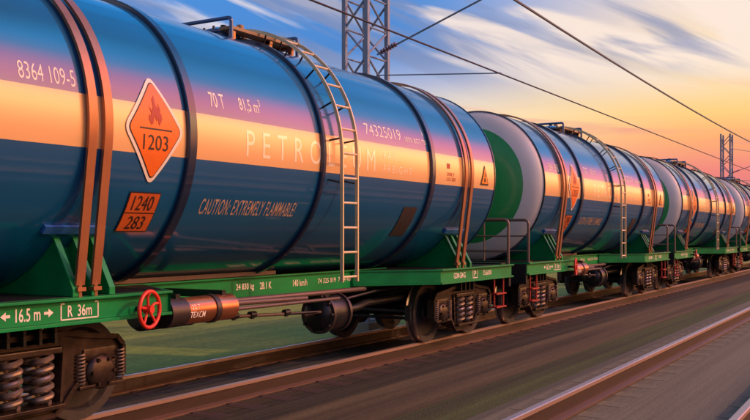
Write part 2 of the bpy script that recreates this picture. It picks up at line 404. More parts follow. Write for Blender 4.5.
# ------------------------------------------------------------------ the tank wagon (local origin: rail level under its middle)
def make_wagon():
    W = empty('tank_wagon', (0, 0, 0))
    # --- tank barrel
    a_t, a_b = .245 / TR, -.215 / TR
    angs = sorted(set([a_b, a_t, math.pi - a_t, math.pi - a_b] + [math.pi * 2 * k / 96 - math.pi / 2 for k in range(96)]))
    angs = [a for i, a in enumerate(angs) if not any(abs(a - b) < .02 and a != b and b in (a_b, a_t, math.pi - a_t, math.pi - a_b) for b in angs)]
    bm = bmesh.new(); xs = [-4.985, -4.965, -3.2, -1.6, 0, 1.6, 3.2, 4.745, 4.765]
    rr = [TR] * 9
    rings = [[bm.verts.new((x, -r * math.cos(a), ZC + r * math.sin(a))) for a in angs] for x, r in zip(xs, rr)]
    n = len(angs)
    for i in range(len(xs) - 1):
        for k in range(n):
            a0, a1 = angs[k], angs[(k + 1) % n]
            mid_ = (a0 + a1) / 2 if a1 > a0 else a0 + .01
            f = bm.faces.new((rings[i][k], rings[i][(k + 1) % n], rings[i + 1][(k + 1) % n], rings[i + 1][k]))
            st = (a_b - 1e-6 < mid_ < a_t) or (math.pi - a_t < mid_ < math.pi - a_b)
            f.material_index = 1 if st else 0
    tank = link('tank', bm, [BLUE, STRIPE], W, True, 60)
    # --- dished heads
    for x, s in ((-4.985, -1), (4.765, 1)):
        bm = bmesh.new(); dep = .46
        prof = []
        for k in range(0, 21):
            r = (TR - .002) * (1 - k / 20); prof.append((x + s * dep * math.sqrt(max(0, 1 - (r / TR) ** 2)) - s * .05, max(r, 0.0)))
        prof.insert(0, (x, TR - .012))
        rim = 1.15
        P2 = []
        for p in prof: P2.append((p[0], p[1], 0))
        # exact ring where the green disc begins
        xr = x + s * dep * math.sqrt(1 - (rim / TR) ** 2) - s * .05
        P2 = [p for p in P2 if abs(p[1] - rim) > .03] + [(xr, rim, 0)]
        P2.sort(key=lambda p: -p[1])
        P2 = [(p[0], p[1], 1 if p[1] <= rim + 1e-6 else 0) for p in P2]
        lathe(bm, P2, 'X', (0, 0, ZC), 96)
        h = link('tank_head', bm, [HEADG, HEADGR], W, True, 70)
        b2 = bmesh.new(); lathe(b2, [(x - .012, TR - .02), (x - .012, TR + .012), (x + .012, TR + .012), (x + .012, TR - .02)], 'X', (0, 0, ZC), 96)
        link('weld_seam', b2, NAVY, h, True, 30)
    # --- broad stiffening rings
    for xc, q in ((-2.735, .06), (2.43, .06), (-.44, .035)):
        bm = bmesh.new()
        lathe(bm, [(xc - q, TR - .01), (xc - q, TR + .035), (xc - q + .01, TR + .045), (xc + q - .01, TR + .045), (xc + q, TR + .035), (xc + q, TR - .01)], 'X', (0, 0, ZC), 96)
        link('stiffening_ring', bm, NAVY, W, True, 30)
    # --- hold-down straps
    for xc in (-4.0, -3.825, 3.54, 3.76):
        bm = bmesh.new(); r0, r1 = TR + .028, TR + .056
        path = []
        for side in (1, -1):
            seg = []
            tz = -.14
            for k in range(0, 33):
                a = tz + (math.pi / 2 - tz) * k / 32
                seg.append((math.cos(a), math.sin(a)))
            path.append(seg)
        full = path[0] + [(-c_, s_) for c_, s_ in path[0][::-1][1:]]
        inner = [(-1.36, 1.30)] + [(-r0 * c_, ZC + r0 * s_) for c_, s_ in full] + [(1.36, 1.30)]
        outer = [(-1.39, 1.30)] + [(-r1 * c_, ZC + r1 * s_) for c_, s_ in full] + [(1.39, 1.30)]
        hw = .046
        A = [[bm.verts.new((xc + q, y, z)) for (y, z) in P] for P in (inner, outer) for q in (-hw, hw)]
        i0, i1, o0, o1 = A
        for k in range(len(inner) - 1):
            for p, q in ((i0, i1), (i1, o1), (o1, o0), (o0, i0)):
                bm.faces.new((p[k], q[k], q[k + 1], p[k + 1]))
        for k in (0, -1): bm.faces.new((i0[k], i1[k], o1[k], o0[k]))
        st = link('hold_down_strap', bm, STRAPM, W, True, 40)
        for sgn in (-1, 1):
            b2 = bmesh.new(); tube(b2, [(xc, sgn * 1.375, 1.20), (xc, sgn * 1.375, 1.36)], .022, 8); box(b2, xc - .045, xc + .045, sgn * 1.375 - .035, sgn * 1.375 + .035, 1.25, 1.285); link('strap_bolt', b2, STRAPM, st)
    # --- saddles: gusset plates, pads
    for xs3 in ((-4.045, -3.835, -3.635), (3.64, 3.84, 4.05)):
        sd_ = empty('saddle', (0, 0, 0), W)
        for x in xs3:
            bm = bmesh.new(); arc = []
            for k in range(13):
                a = -.72 - (math.pi - 1.44) * k / 12
                arc.append((-(TR + .004) * math.cos(a), ZC + (TR + .004) * math.sin(a)))
            poly = [(-1.36, 1.206), (-1.32, 1.206)]
            poly = [(1.36, 1.206), (-1.36, 1.206), (-1.36, 1.26), (-1.10, 1.73)] + arc + [(1.10, 1.73), (1.36, 1.26)]
            prism_yz(bm, poly, x - .009, x + .009)
            # outer flange along the sloping edge
            for sg in (-1, 1):
                f = [(sg * 1.362, 1.206), (sg * 1.362, 1.262), (sg * 1.102, 1.735), (sg * 1.12, 1.745), (sg * 1.385, 1.268), (sg * 1.385, 1.206)]
                prism_yz(bm, f if sg < 0 else f[::-1], x - .032, x + .032)
            link('gusset_plate', bm, GREEN, sd_, False)
        for sg in (-1, 1):   # web between the plates
            bm = bmesh.new(); prism_yz(bm, [(sg * 1.16, 1.206), (sg * 1.18, 1.206), (sg * 1.02, 1.70), (sg * 1.0, 1.70)], xs3[0] + .01, xs3[2] - .01); link('saddle_web', bm, GREEN, sd_, False)
        for sg in (-1, 1):
            pts = []; b2 = bmesh.new()
            for k in range(7):
                a = -.672 + .05 * k / 6
                pts.append((k, a))
            rr0, rr1 = TR + .003, TR + .035
            q = [(sg * rr0 * math.cos(a), ZC + rr0 * math.sin(a)) for _, a in pts] + [(sg * rr1 * math.cos(a), ZC + rr1 * math.sin(a)) for _, a in pts[::-1]]
            prism_yz(b2, q, xs3[0] - .20, xs3[2] + .06); link('support_pad', b2, PADB, sd_, False)
    # --- frame
    bm = bmesh.new()
    for s, (xa, xb) in ((-1, (-5.705, -2.95)), (1, (2.84, 5.705))):
        lo, hi = min(xa, xb), max(xa, xb)
        box(bm, lo, hi, -1.47, 1.47, 1.178, 1.202, .004)              # deck sheet with rounded lip
        for sg in (-1, 1):
            y0, y1 = sorted((sg * 1.415, sg * 1.39)); box(bm, lo, hi, y0, y1, 1.002, 1.177)
            y0, y1 = sorted((sg * 1.462, sg * 1.33)); box(bm, lo, hi, y0, y1, .972, 1.0, .003)
        # diagonal wings to the centre sill
        inn = hi if s < 0 else lo; d = .62 if s < 0 else -1.0
        for sg in (-1, 1):
            prism_xy(bm, [(inn, sg * 1.44), (inn + d, sg * .50), (inn + d, sg * .47), (inn, sg * 1.41)][::sg], 1.0, 1.177)
            prism_xy(bm, [(inn, sg * 1.46), (inn + d, sg * .52), (inn + d, sg * .30), (inn, sg * .30)][::sg], 1.180, 1.200)
            prism_xy(bm, [(inn, sg * 1.45), (inn + d, sg * .51), (inn + d, sg * .40), (inn, sg * 1.30)][::sg], .974, .998)
    for sg in (-1, 1):                                               # centre sill: two deep channels
        y0, y1 = sorted((sg * .46, sg * .43)); box(bm, -2.95, 2.84, y0, y1, .955, 1.19)
        y0, y1 = sorted((sg * .50, sg * .44)); box(bm, -2.94, 2.83, y0, y1, 1.192, 1.214, .003)
        y0, y1 = sorted((sg * .50, sg * .30)); box(bm, -2.94, 2.83, y0, y1, .93, .953, .003)
    frame = link('frame', bm, GREEN, W, False)
    bm = bmesh.new(); box(bm, -2.94, 2.83, -.43, .43, 1.18, 1.206); link('added_sill_cover', bm, BLACKST, frame, False)  # dark sheet added to dim the sill's green reflection in the tank
    for inn, d in ((-2.95, .60), (2.84, -.96)):
        bm = bmesh.new()
        for sg in (-1, 1): prism_xy(bm, [(inn, sg * 1.36), (inn + d, sg * .46), (inn + d, sg * .31), (inn, sg * .31)][::sg], 1.2005, 1.2045)
        link('added_wing_cover', bm, BLACKST, frame, False)  # dark covers added so the green wings reflect less in the tank
    for xa, xb in ((-5.68, -2.98), (2.87, 5.68)):
        bm = bmesh.new(); box(bm, xa, xb, -1.35, 1.35, 1.19, 1.2045); link('deck_plate', bm, BLACKST, frame, False)  # dark deck top, laid on also to cut green reflected in the tank
    bm = bmesh.new()
    for x0, x1 in ((-5.72, -5.64), (5.64, 5.72)):
        box(bm, x0, x1, -1.40, 1.40, .80, 1.176, .01)
        box(bm, x0 - .02, x1 + .02, -.55, -.35, .70, 1.05, .01); box(bm, x0 - .02, x1 + .02, .35, .55, .70, 1.05, .01)
    box(bm, -5.6, 5.6, -.28, .28, .86, 1.15)
    link('headstock', bm, BLACKST, frame, False)
    bm = bmesh.new(); box(bm, -2.80, -.06, -.52, -.34, 1.222, 1.272, .006)
    link('walkway_plank', bm, PLANK, W, False)
    # --- frame lettering (y plane just in front of the web)
    fy = -1.418
    def arrow(x0, x1, z, head):
        hx = .05 * head
        e = x1 if head > 0 else x0
        return [((x0, z - .012), (x1 - max(hx, 0), z - .012), (x1 - max(hx, 0), z + .012), (x0, z + .012)) if head > 0 else
                ((x0 - hx, z - .012), (x1, z - .012), (x1, z + .012), (x0 - hx, z + .012)),
                ((e - hx, z - .036), (e, z), (e - hx, z + .036))]
    b = text_bm('16.5 m', -4.68, -4.44, 1.035, 1.145, 0, .012)
    b = join_bm(b, poly_bm(*arrow(-4.82, -4.73, 1.09, -1), *arrow(-4.405, -4.31, 1.09, 1)))
    b = join_bm(b, text_bm('R  36m', -4.16, -3.90, 1.04, 1.14, 0, .012))
    b = join_bm(b, line_bm([((-4.23, 1.155), (-4.23, 1.02)), ((-4.23, 1.02), (-3.83, 1.02)), ((-3.83, 1.02), (-3.83, 1.155)), ((-4.23, 1.155), (-4.20, 1.155)), ((-3.86, 1.155), (-3.83, 1.155))], .012))
    b = join_bm(b, text_bm('GDM-GM-G', 3.34, 3.77, 1.04, 1.13, 0, .014))
    b = join_bm(b, text_bm('P', 4.11, 4.18, 1.045, 1.14, 0, .014))
    b = join_bm(b, line_bm([((4.06, 1.16), (4.06, 1.025)), ((4.06, 1.025), (4.24, 1.025)), ((4.24, 1.025), (4.24, 1.16))], .014))
    b = join_bm(b, text_bm('75.6000', 4.46, 4.81, 1.05, 1.13, 0, .014))
    link_flat('frame_lettering', b, CREAM, frame, side=fy)
    b = text_bm('24 830 kg', -.79, -.44, 1.03, 1.13, 0, .012)
    b = join_bm(b, text_bm('28.1 K', -.32, -.08, 1.04, 1.13, 0, .012))
    b = join_bm(b, text_bm('140 km/h', .39, .72, 1.04, 1.13, 0, .01))
    b = join_bm(b, text_bm('74 325 019  7504 400 11', .98, 1.98, 1.05, 1.12, 0, .006))
    link_flat('frame_lettering', b, CREAM, frame, side=-.4635)
    # --- tank lettering
    r = TR + .0015
    for tx, m_, x0, x1, y0, y1, bd, sp in (
            ('8364 109-5', CREAM, -4.69, -4.12, .29, .44, -.004, 1), ('70 T', CREAM, -2.40, -2.17, .335, .50, .008, 1),
            ('81,5 m', CREAM, -1.93, -1.60, .335, .50, .008, 1), ('3', CREAM, -1.585, -1.555, .44, .52, .008, 1),
            ('74325019', CREAM, .62, 1.58, .34, .50, -.006, 1), ('100% BO2 T0', CREAM, 1.69, 2.31, .34, .415, 0, 1),
            ('PETROLEUM', PALE, -1.87, .80, -.135, .15, 0, 1.7), ('RAIL', PALE, 1.02, 1.40, .05, .145, 0, 1.5), ('FREIGHT', PALE, 1.02, 1.82, -.13, -.03, 0, 1.5),
            ('CAUTION: EXTREMELY FLAMMABLE!', TANLET, -2.42, -.78, -.79, -.61, .004, 1.15),
            ('ONLY', REDP, 2.93, 3.20, -.075, -.02, .01, 1), ('CO 205', REDP, 2.93, 3.24, -.15, -.095, .01, 1)):
        link_flat('lettering', text_bm(tx, x0, x1, y0, y1, 0, bd, sp), m_, tank, wrapr=r)
    link_flat('red_mark', poly_bm(((2.93, .035), (3.04, .035), (3.04, .115), (2.93, .115))), REDP, tank, wrapr=r)
    # --- hazard placard
    cx, cy = -3.225, .015
    def rdiamond(hw, hh, rd=.06, n=4):
        P = [Vector((0, hh)), Vector((hw, 0)), Vector((0, -hh)), Vector((-hw, 0))]; out = []
        for i, p in enumerate(P):
            a = (P[i - 1] - p).normalized(); c_ = (P[(i + 1) % 4] - p).normalized()
            for k in range(n + 1):
                t_ = k / n; q = (1 - t_) ** 2 * (p + a * rd) + 2 * t_ * (1 - t_) * p + t_ ** 2 * (p + c_ * rd)
                out.append((q.x + cx, q.y + cy))
        return out
    pl = link_flat('hazard_placard', poly_bm(rdiamond(.39, .53, .09)), WHITEP, W, wrapr=TR + .010)
    link_flat('placard_border', poly_bm(rdiamond(.345, .475)), BLACK, pl, wrapr=TR + .013)
    link_flat('placard_face', poly_bm(rdiamond(.333, .460)), ORANGE, pl, wrapr=TR + .016)
    b = text_bm('1203', cx - .155, cx + .165, -.175, -.035, 0, 0)
    b = join_bm(b, poly_bm(((cx - .20, .012), (cx + .215, .012), (cx + .215, .026), (cx - .20, .026))))
    link_flat('placard_print', b, BLACK, pl, wrapr=TR + .019)
    fl = [(-.055, .0), (-.085, .05), (-.075, .10), (-.055, .075), (-.05, .11), (-.075, .17), (-.035, .13), (-.02, .18), (-.03, .24), (.0, .28), (.01, .20), (.035, .15), (.045, .18), (.04, .22), (.07, .15), (.06, .10), (.078, .12), (.085, .06), (.05, .0), (.035, .03), (.03, .07), (.01, .035), (.0, .09), (-.025, .04), (-.03, .015)]
    link_flat('flame_symbol', poly_bm([(cx + x, .055 + y) for x, y in fl]), REDP, pl, wrapr=TR + .019)
    # --- number plate 1240 / 283
    x0, x1, s0, sm, s1 = -3.43, -3.03, -1.00, -.79, -.575
    pl = link_flat('number_plate', poly_bm(((x0, s0), (x1, s0), (x1, s1), (x0, s1))), BLACK, W, wrapr=TR + .010)
    e = .012
    link_flat('plate_face', poly_bm(((x0 + e, s0 + e), (x1 - e, s0 + e), (x1 - e, sm - e / 2), (x0 + e, sm - e / 2)), ((x0 + e, sm + e / 2), (x1 - e, sm + e / 2), (x1 - e, s1 - e), (x0 + e, s1 - e))), ORANGE_SHADED, pl, wrapr=TR + .013)
    b = text_bm('1240', x0 + .07, x1 - .07, sm + .03, s1 - .035, 0, 0); b = join_bm(b, text_bm('283', x0 + .09, x1 - .09, s0 + .035, sm - .03, 0, 0))
    link_flat('plate_print', b, BLACK, pl, wrapr=TR + .016)
    # --- warning triangle and dark plate
    t3 = link_flat('warning_sign', poly_bm(((4.17, -.155), (4.49, -.155), (4.335, .18))), BROWNP, W, wrapr=TR + .008)
    link_flat('warning_face', poly_bm(((4.205, -.13), (4.455, -.13), (4.334, .135))), YELLOW, t3, wrapr=TR + .011)
    link_flat('warning_print', poly_bm(((4.30, -.10), (4.36, -.10), (4.35, -.04), (4.31, -.04)), ((4.318, -.02), (4.345, -.02), (4.338, .05), (4.325, .05))), BROWNP, t3, wrapr=TR + .014)
    link_flat('rating_plate', poly_bm(((1.78, -1.07), (2.18, -1.07), (2.18, -.585), (1.78, -.585))), BROWNP, W, wrapr=TR + .008)
    # --- ladder
    ladder = empty('ladder', (0, 0, 0), W); lr = TR + .17; lx = (-.27, .07)
    path = [(-lr * math.cos(a), ZC + lr * math.sin(a)) for a in [R_(84) - R_(84) * k / 26 for k in range(27)]] + [(-lr, ZC - .25 * k) for k in range(1, 6)] + [(-lr, 1.16)]
    for x in lx:
        hw, ht = .011, .021
        rows = []; bm = bmesh.new()
        for i, (y, z) in enumerate(path):
            a = path[max(i - 1, 0)]; b_ = path[min(i + 1, len(path) - 1)]
            d = Vector((b_[0] - a[0], b_[1] - a[1])).normalized(); nn = Vector((-d.y, d.x))
            rows.append([bm.verts.new((x + sx * hw, y + nn.x * sn * ht, z + nn.y * sn * ht)) for sx, sn in ((-1, -1), (1, -1), (1, 1), (-1, 1))])
        for A, B in zip(rows, rows[1:]):
            for k in range(4): bm.faces.new((A[k], A[(k + 1) % 4], B[(k + 1) % 4], B[k]))
        bm.faces.new(rows[0]); bm.faces.new(rows[-1]); link('stile', bm, LADD, ladder, False)
    L_ = []
    tot = 0.0; step = .30; nxt = .06
    rev = path[::-1]
    for a, b_ in zip(rev, rev[1:]):
        a, b_ = Vector(a), Vector(b_); d = (b_ - a).length
        while nxt <= tot + d:
            p = a + (b_ - a) * ((nxt - tot) / d); L_.append(p); nxt += step
        tot += d
    bm = bmesh.new()
    bm.free()
    for i, p in enumerate(L_):
        bm = bmesh.new(); tube(bm, [(lx[0], p.x, p.y), (lx[1], p.x, p.y)], .015, 8); link('rung', bm, LADD, ladder)
    for a in (-.20, .12, .40, .70, 1.0, 1.25):
        for x in lx:
            bm = bmesh.new(); tube(bm, [(x, -(TR - .01) * math.cos(a), ZC + (TR - .01) * math.sin(a)), (x, -lr * math.cos(a), ZC + lr * math.sin(a))], .012, 6); link('ladder_bracket', bm, BLACKST, ladder)
    # --- top platform, hatch, rail loops
    T = ZC + TR
    bm = bmesh.new()
    for k in range(4):
        y = -.42 + k * .215; box(bm, -.82 if k in (0, 3) else -.02, .56, y, y + .20, T + .055, T + .095, .004)
    top = link('top_platform', bm, PLATB, W, False)
    bm = bmesh.new()
    for x in (-.74, .0, .48):
        for y in (-.36, .36): box(bm, x - .03, x + .03, y - .03, y + .03, T - .08, T + .053)
        if x > -.5: box(bm, x - .03, x + .03, -.40, .40, T + .015, T + .052)
    link('platform_bracket', bm, STRAPM, top, False)
    bm = bmesh.new()
    lathe(bm, [(T - .06, .23), (T + .07, .23), (T + .075, .27), (T + .11, .27), (T + .12, .25), (T + .16, .15), (T + .17, 0.0)], 'Z', (-.48, 0, 0), 32)
    hatch = link('hatch', bm, HATCHB, W)
    bm = bmesh.new()
    for k in range(8):
        a = k * math.pi / 4 + .2; tube(bm, [(-.48 + .25 * math.cos(a), .25 * math.sin(a), T + .06), (-.48 + .25 * math.cos(a), .25 * math.sin(a), T + .15)], .016, 8)
    tube(bm, [(-.48, 0, T + .15), (-.48, 0, T + .21)], .04, 12)
    link('hatch_bolt', bm, BLACKST, hatch)
    bm = bmesh.new()
    lathe(bm, [(T - .05, .09), (T + .14, .09), (T + .15, .12), (T + .18, .12), (T + .19, .05), (T + .27, .045), (T + .28, 0)], 'Z', (-.17, -.02, 0), 20)
    box(bm, -.24, -.10, -.03, -.01, T + .225, T + .25, .004)
    link('valve_cap', bm, PLATB, hatch)
    for xa in (-.865, .505):
        bm = bmesh.new(); zb = ZC + math.sqrt(TR * TR - .45 ** 2)
        tube(bm, rounded([(xa, -.45, zb - .02), (xa, -.45, T + .18), (xa, .45, T + .18), (xa, .45, zb - .02)], .05), .025, 10)
        link('guard_rail', bm, HATCHB, top)
    # --- end platform railings
    for x in (-5.60, 5.60):
        bm = bmesh.new(); y = 1.40
        tube(bm, rounded([(x, -y, 1.18), (x, -y, 2.0), (x, y, 2.0), (x, y, 1.18)], .09), .026, 10)
        for z in (1.42, 1.70): tube(bm, [(x, -y, z), (x, y, z)], .013, 8)
        for yy in (-.5, .5): tube(bm, [(x, yy, 1.18), (x, yy, 2.0)], .016, 8)
        link('end_railing', bm, RAILST, W)
        bm = bmesh.new(); box(bm, x - .28 if x > 0 else x - .05, x + .05 if x > 0 else x + .28, -1.38, 1.38, 1.206, 1.225)
        link('foot_plate', bm, BLACKST, W, False)
    # --- corner steps
    for (x0, x1) in ((-5.42, -5.08), (5.06, 5.46)):
        for sg in (-1, 1):
            bm = bmesh.new()
            yy = sg * 1.36
            for x in (x0, x1): tube(bm, [(x, yy, .98), (x, yy, .46)], .018, 8)
            for z in (.47, .70): box(bm, x0 - .015, x1 + .015, yy - .06, yy + .06, z - .012, z + .012, .003)
            link('corner_step', bm, DRED, W, False)
    # --- hand wheel
    bm = bmesh.new(); hx, hy, hz = -3.37, -1.58, 1.055; hr = .165; piv = Matrix.Translation((hx, hy, hz)); turn = piv @ Matrix.Rotation(R_(12), 4, 'Z') @ piv.inverted()
    tube(bm, [(hx + hr * math.cos(a), hy, hz + hr * math.sin(a)) for a in [2 * math.pi * k / 36 for k in range(37)]], .019, 10, False)
    bm.transform(turn); hw_ = link('hand_wheel', bm, RED, W)
    bm = bmesh.new()
    for k in range(5):
        a = math.pi / 2 + k * 2 * math.pi / 5
        tube(bm, [(hx + .03 * math.cos(a), hy + .015, hz + .03 * math.sin(a)), (hx + .11 * math.cos(a + .12), hy + .012, hz + .11 * math.sin(a + .12)), (hx + (hr - .01) * math.cos(a), hy, hz + (hr - .01) * math.sin(a))], .013, 8)
    tube(bm, [(hx, hy - .03, hz), (hx, hy + .05, hz)], .038, 14)
    bm.transform(turn); link('spoke', bm, RED, hw_)
    bm = bmesh.new(); tube(bm, [(hx, hy + .05, hz), (hx, -.9, hz)], .022, 8); box(bm, hx - .06, hx + .06, -1.40, -1.30, hz - .08, hz + .02)
    link('wheel_shaft', bm, BLACKST, hw_)
    # --- brake cylinder beside the sill
    bm = bmesh.new(); cyy, czz = -1.24, .965
    lathe(bm, [(-2.80, .05), (-2.78, .135), (-2.25, .14), (-2.25, .14), (-1.85, .14), (-1.83, .10), (-1.82, .04)], 'X', (0, cyy, czz), 32)
    cyl = link('brake_cylinder', bm, COPPER, W, True, 50)
    bm = bmesh.new()
    bm.free()
    for xa, xb in ((-2.86, -2.79), (-2.20, -2.13)):
        bm = bmesh.new(); lathe(bm, [(xa, .10), (xa, .152), (xb, .152), (xb, .10)], 'X', (0, cyy, czz), 32); link('clamp_band', bm, BANDD, cyl, True, 30)
    bm = bmesh.new(); lathe(bm, [(-2.79, .142), (-2.60, .1425)], 'X', (0, cyy, czz), 32)
    link('clamp_band', bm, BANDD, cyl, True, 30)
    b = text_bm('TEXCM', -2.60, -2.38, -.065, .0, 0, .004)
    b = join_bm(b, text_bm('22.7', -2.58, -2.46, .02, .07, 0, .0))
    for v in b.verts:
        ph = v.co.y / .14; v.co = Vector((v.co.x, cyy - .1435 * math.cos(ph), czz + .1435 * math.sin(ph)))
    link_flat('cylinder_marking', b, CREAM, cyl)
    bm = bmesh.new()
    box(bm, -2.72, -2.66, cyy - .05, -.45, czz + .10, czz + .18); box(bm, -2.02, -1.96, cyy - .05, -.45, czz + .10, czz + .18)
    link('cylinder_bracket', bm, BLACKST, cyl, False)
    # --- brake rods
    bm = bmesh.new()
    for (a, b_, r_) in (((-1.82, -1.22, .99), (.1, -.88, .92), .032), ((-1.82, -1.26, .93), (1.0, -.80, .86), .022), ((-1.9, -1.10, .84), (.9, -.72, .68), .02), ((-1.82, -1.0, .99), (2.0, -.6, .93), .035)):
        bm = bmesh.new(); tube(bm, [a, b_], r_, 10); link('brake_rod', bm, RAILST, W)
    bm = bmesh.new()
    for x, y, z in ((-1.55, -1.06, .83), (-1.15, -1.0, .81), (-.35, -.9, .77)):
        tube(bm, [(x - .05, y, z), (x + .05, y, z)], .04, 10); tube(bm, [(x, y, z), (x, y, z - .05)], .025, 8)
    tube(bm, [(-2.2, -.95, .80), (-1.2, -.95, .79), (.4, -.85, .72)], .014, 8)
    link('rod_joint', bm, BLACKST, W)
    # --- round air reservoir
    bm = bmesh.new(); ay, az_ = -.66, .66
    lathe(bm, [(.60, 0.0), (.61, .12), (.64, .19), (.70, .235), (1.15, .25), (1.21, .20), (1.25, .08), (1.26, 0.0)], 'X', (0, ay, az_), 32)
    res_ = link('air_reservoir', bm, BLACKST, W, True, 50)
    bm = bmesh.new()
    lathe(bm, [(.69, .22), (.69, .275), (.74, .275), (.74, .22)], 'X', (0, ay, az_), 32)
    lathe(bm, [(1.10, .22), (1.10, .27), (1.15, .27), (1.15, .22)], 'X', (0, ay, az_), 32)
    for k in range(10):
        a = 2 * math.pi * k / 10; tube(bm, [(.65, ay + .25 * math.cos(a), az_ + .25 * math.sin(a)), (.72, ay + .25 * math.cos(a), az_ + .25 * math.sin(a))], .018, 6)
    tube(bm, [(.60, ay, az_), (.35, ay, az_)], .03, 10)
    for x in (.8, 1.05): box(bm, x - .03, x + .03, ay - .02, ay + .02, az_ + .22, .96)
    link('reservoir_flange', bm, BANDD, res_, True, 30)
    bm = bmesh.new()
    tube(bm, rounded([(1.30, ay, az_), (1.7, ay, az_ + .02), (2.0, ay + .05, .72), (3.3, ay + .05, .74)], .1), .055, 12)
    tube(bm, rounded([(1.2, ay - .05, .82), (2.2, ay - .05, .90), (3.2, ay, .90)], .1), .02, 8)
    link('air_pipe', bm, BLACKST, W)
    bm = bmesh.new(); lathe(bm, [(-.1, 0.0), (-.08, .15), (0, .2), (.9, .2), (.98, .15), (1.0, 0.0)], 'X', (-1.2, .75, .72), 24)
    link('air_reservoir', bm, BLACKST, W, True, 50)
    # --- couplers and hoses
    for s in (-1, 1):
        bm = bmesh.new()
        x0, x1 = sorted((s * 5.6, s * 5.98)); box(bm, x0, x1, -.09, .09, .90, 1.10, .02)
        x0, x1 = sorted((s * 5.92, s * 6.085)); box(bm, x0, x1, -.20, .20, .82, 1.14, .04)
        link('coupler', bm, BLACKST, W, False)
        bm = bmesh.new()
        tube(bm, rounded([(s * 5.70, -.62, .84), (s * 5.86, -.62, .80), (s * 5.95, -.5, .45), (s * 6.085, -.40, .50)], .1), .025, 8)
        link('brake_hose', bm, BLACKST, W)
    # --- bogies
    def wheel_bm(y, s):
        b_ = bmesh.new(); R0 = .4785
        prof = [(-.055, .06, 0), (-.055, .10, 0), (-.02, .13, 0), (-.015, .36, 0), (-.065, .395, 0), (-.065, .44, 0), (-.065, R0, 1), (.045, R0 + .004, 1), (.062, R0 + .03, 0), (.072, R0 + .02, 0), (.075, .40, 0), (.02, .36, 0), (.03, .13, 0), (.075, .10, 0), (.075, .06, 0)]
        lathe(b_, [(y + s * a, r_, m_) for a, r_, m_ in prof], 'Y', (0, 0, .4785), 48)
        return b_
    def bogie(xc):
        B = empty('bogie', (xc, 0, 0), W)
        ax = .80
        for x in (-ax, ax):
            for s in (1, -1):
                w_ = link('wheel', wheel_bm(s * .79, -s), [WHEELM, TYRE], B, True, 30); w_.location = (x, 0, 0)
            b_ = bmesh.new(); tube(b_, [(x, -1.05, .4785), (x, 1.05, .4785)], .075, 16); link('axle', b_, BLACKST, B)
        for s in (-1, 1):
            y0, y1 = s * 1.00, s * 1.10
            b_ = bmesh.new()
            # side frame: arched top chord, sloping legs, bottom chord with spring nest
            outer = [(-1.10, .40), (-1.10, .70), (-1.02, .80), (-.60, .85), (-.42, .88), (.42, .88), (.60, .85), (1.02, .80), (1.10, .70), (1.10, .40),
                     (1.02, .40), (.99, .66), (.90, .70), (.66, .70), (.60, .64), (.57, .40), (.50, .34), (.40, .20), (.30, .14), (-.30, .14), (-.40, .20), (-.50, .34), (-.57, .40), (-.60, .64), (-.66, .70), (-.90, .70), (-.99, .66), (-1.02, .40)]
            win = [(-.33, .26), (-.37, .76), (.37, .76), (.33, .26)]
            ya, yb = sorted((y0, y1))
            # build the frame as strips round the window so that the window is open
            def quad(p): prism_xz(b_, p, ya, yb)
            quad([(-1.10, .40), (-1.02, .40), (-.99, .66), (-.99, .80), (-1.02, .80), (-1.10, .70)])
            quad([(1.10, .40), (1.02, .40), (.99, .66), (.99, .80), (1.02, .80), (1.10, .70)][::-1])
            quad([(-.99, .66), (-.90, .70), (-.66, .70), (-.60, .64), (-.60, .85), (-.99, .805)])
            quad([(.99, .66), (.90, .70), (.66, .70), (.60, .64), (.60, .85), (.99, .805)][::-1])
            quad([(-.60, .64), (-.57, .40), (-.50, .34), (-.33, .26), (-.37, .76), (-.42, .88), (-.60, .85)])
            quad([(.60, .64), (.57, .40), (.50, .34), (.33, .26), (.37, .76), (.42, .88), (.60, .85)][::-1])
            quad([(-.42, .88), (-.37, .76), (.37, .76), (.42, .88)])
            quad([(-.50, .34), (-.40, .20), (-.30, .14), (.30, .14), (.40, .20), (.50, .34), (.33, .26), (-.33, .26)])
            # raised ribs along the chords
            def rib(pts, t_=.045, d_=.035):
                for (xa, za), (xb, zb) in zip(pts, pts[1:]):
                    dv = Vector((xb - xa, zb - za)).normalized(); n_ = Vector((-dv.y, dv.x)) * t_ / 2
                    q = [(xa - n_.x, za - n_.y), (xb - n_.x, zb - n_.y), (xb + n_.x, zb + n_.y), (xa + n_.x, za + n_.y)]
                    p0, p1 = sorted((y1, y1 + s * d_)); prism_xz(b_, q, p0, p1)
            rib([(-1.08, .42), (-1.08, .70), (-1.0, .785), (-.6, .83), (-.42, .862), (.42, .862), (.6, .83), (1.0, .785), (1.08, .70), (1.08, .42)])
            rib([(-.54, .40), (-.48, .35), (-.37, .22), (-.28, .163), (.28, .163), (.37, .22), (.48, .35), (.54, .40)])
            rib([(-.35, .27), (-.385, .75)], .03, .03); rib([(.35, .27), (.385, .75)], .03, .03)
            p0, p1 = sorted((s * .86, s * 1.20)); box(b_, -.34, .34, p0, p1, .225, .262, .006)          # spring seat
            p0, p1 = sorted((s * .80, s * 1.16)); box(b_, -.34, .34, p0, p1, .70, .755, .01)
            sf = link('side_frame', b_, BOGIE, B, False)
            for x in (-.16, .06 + .10):
                for yy in (s * .95, s * 1.12):
                    b_ = bmesh.new(); pts = []
                    for k in range(0, 5 * 14 + 1):
                        a = 2 * math.pi * k / 14; pts.append((x + .076 * math.cos(a), yy + .06 * math.sin(a), .275 + .41 * k / 70))
                    tube(b_, pts, .027, 8); link('coil_spring', b_, SPRING, B)
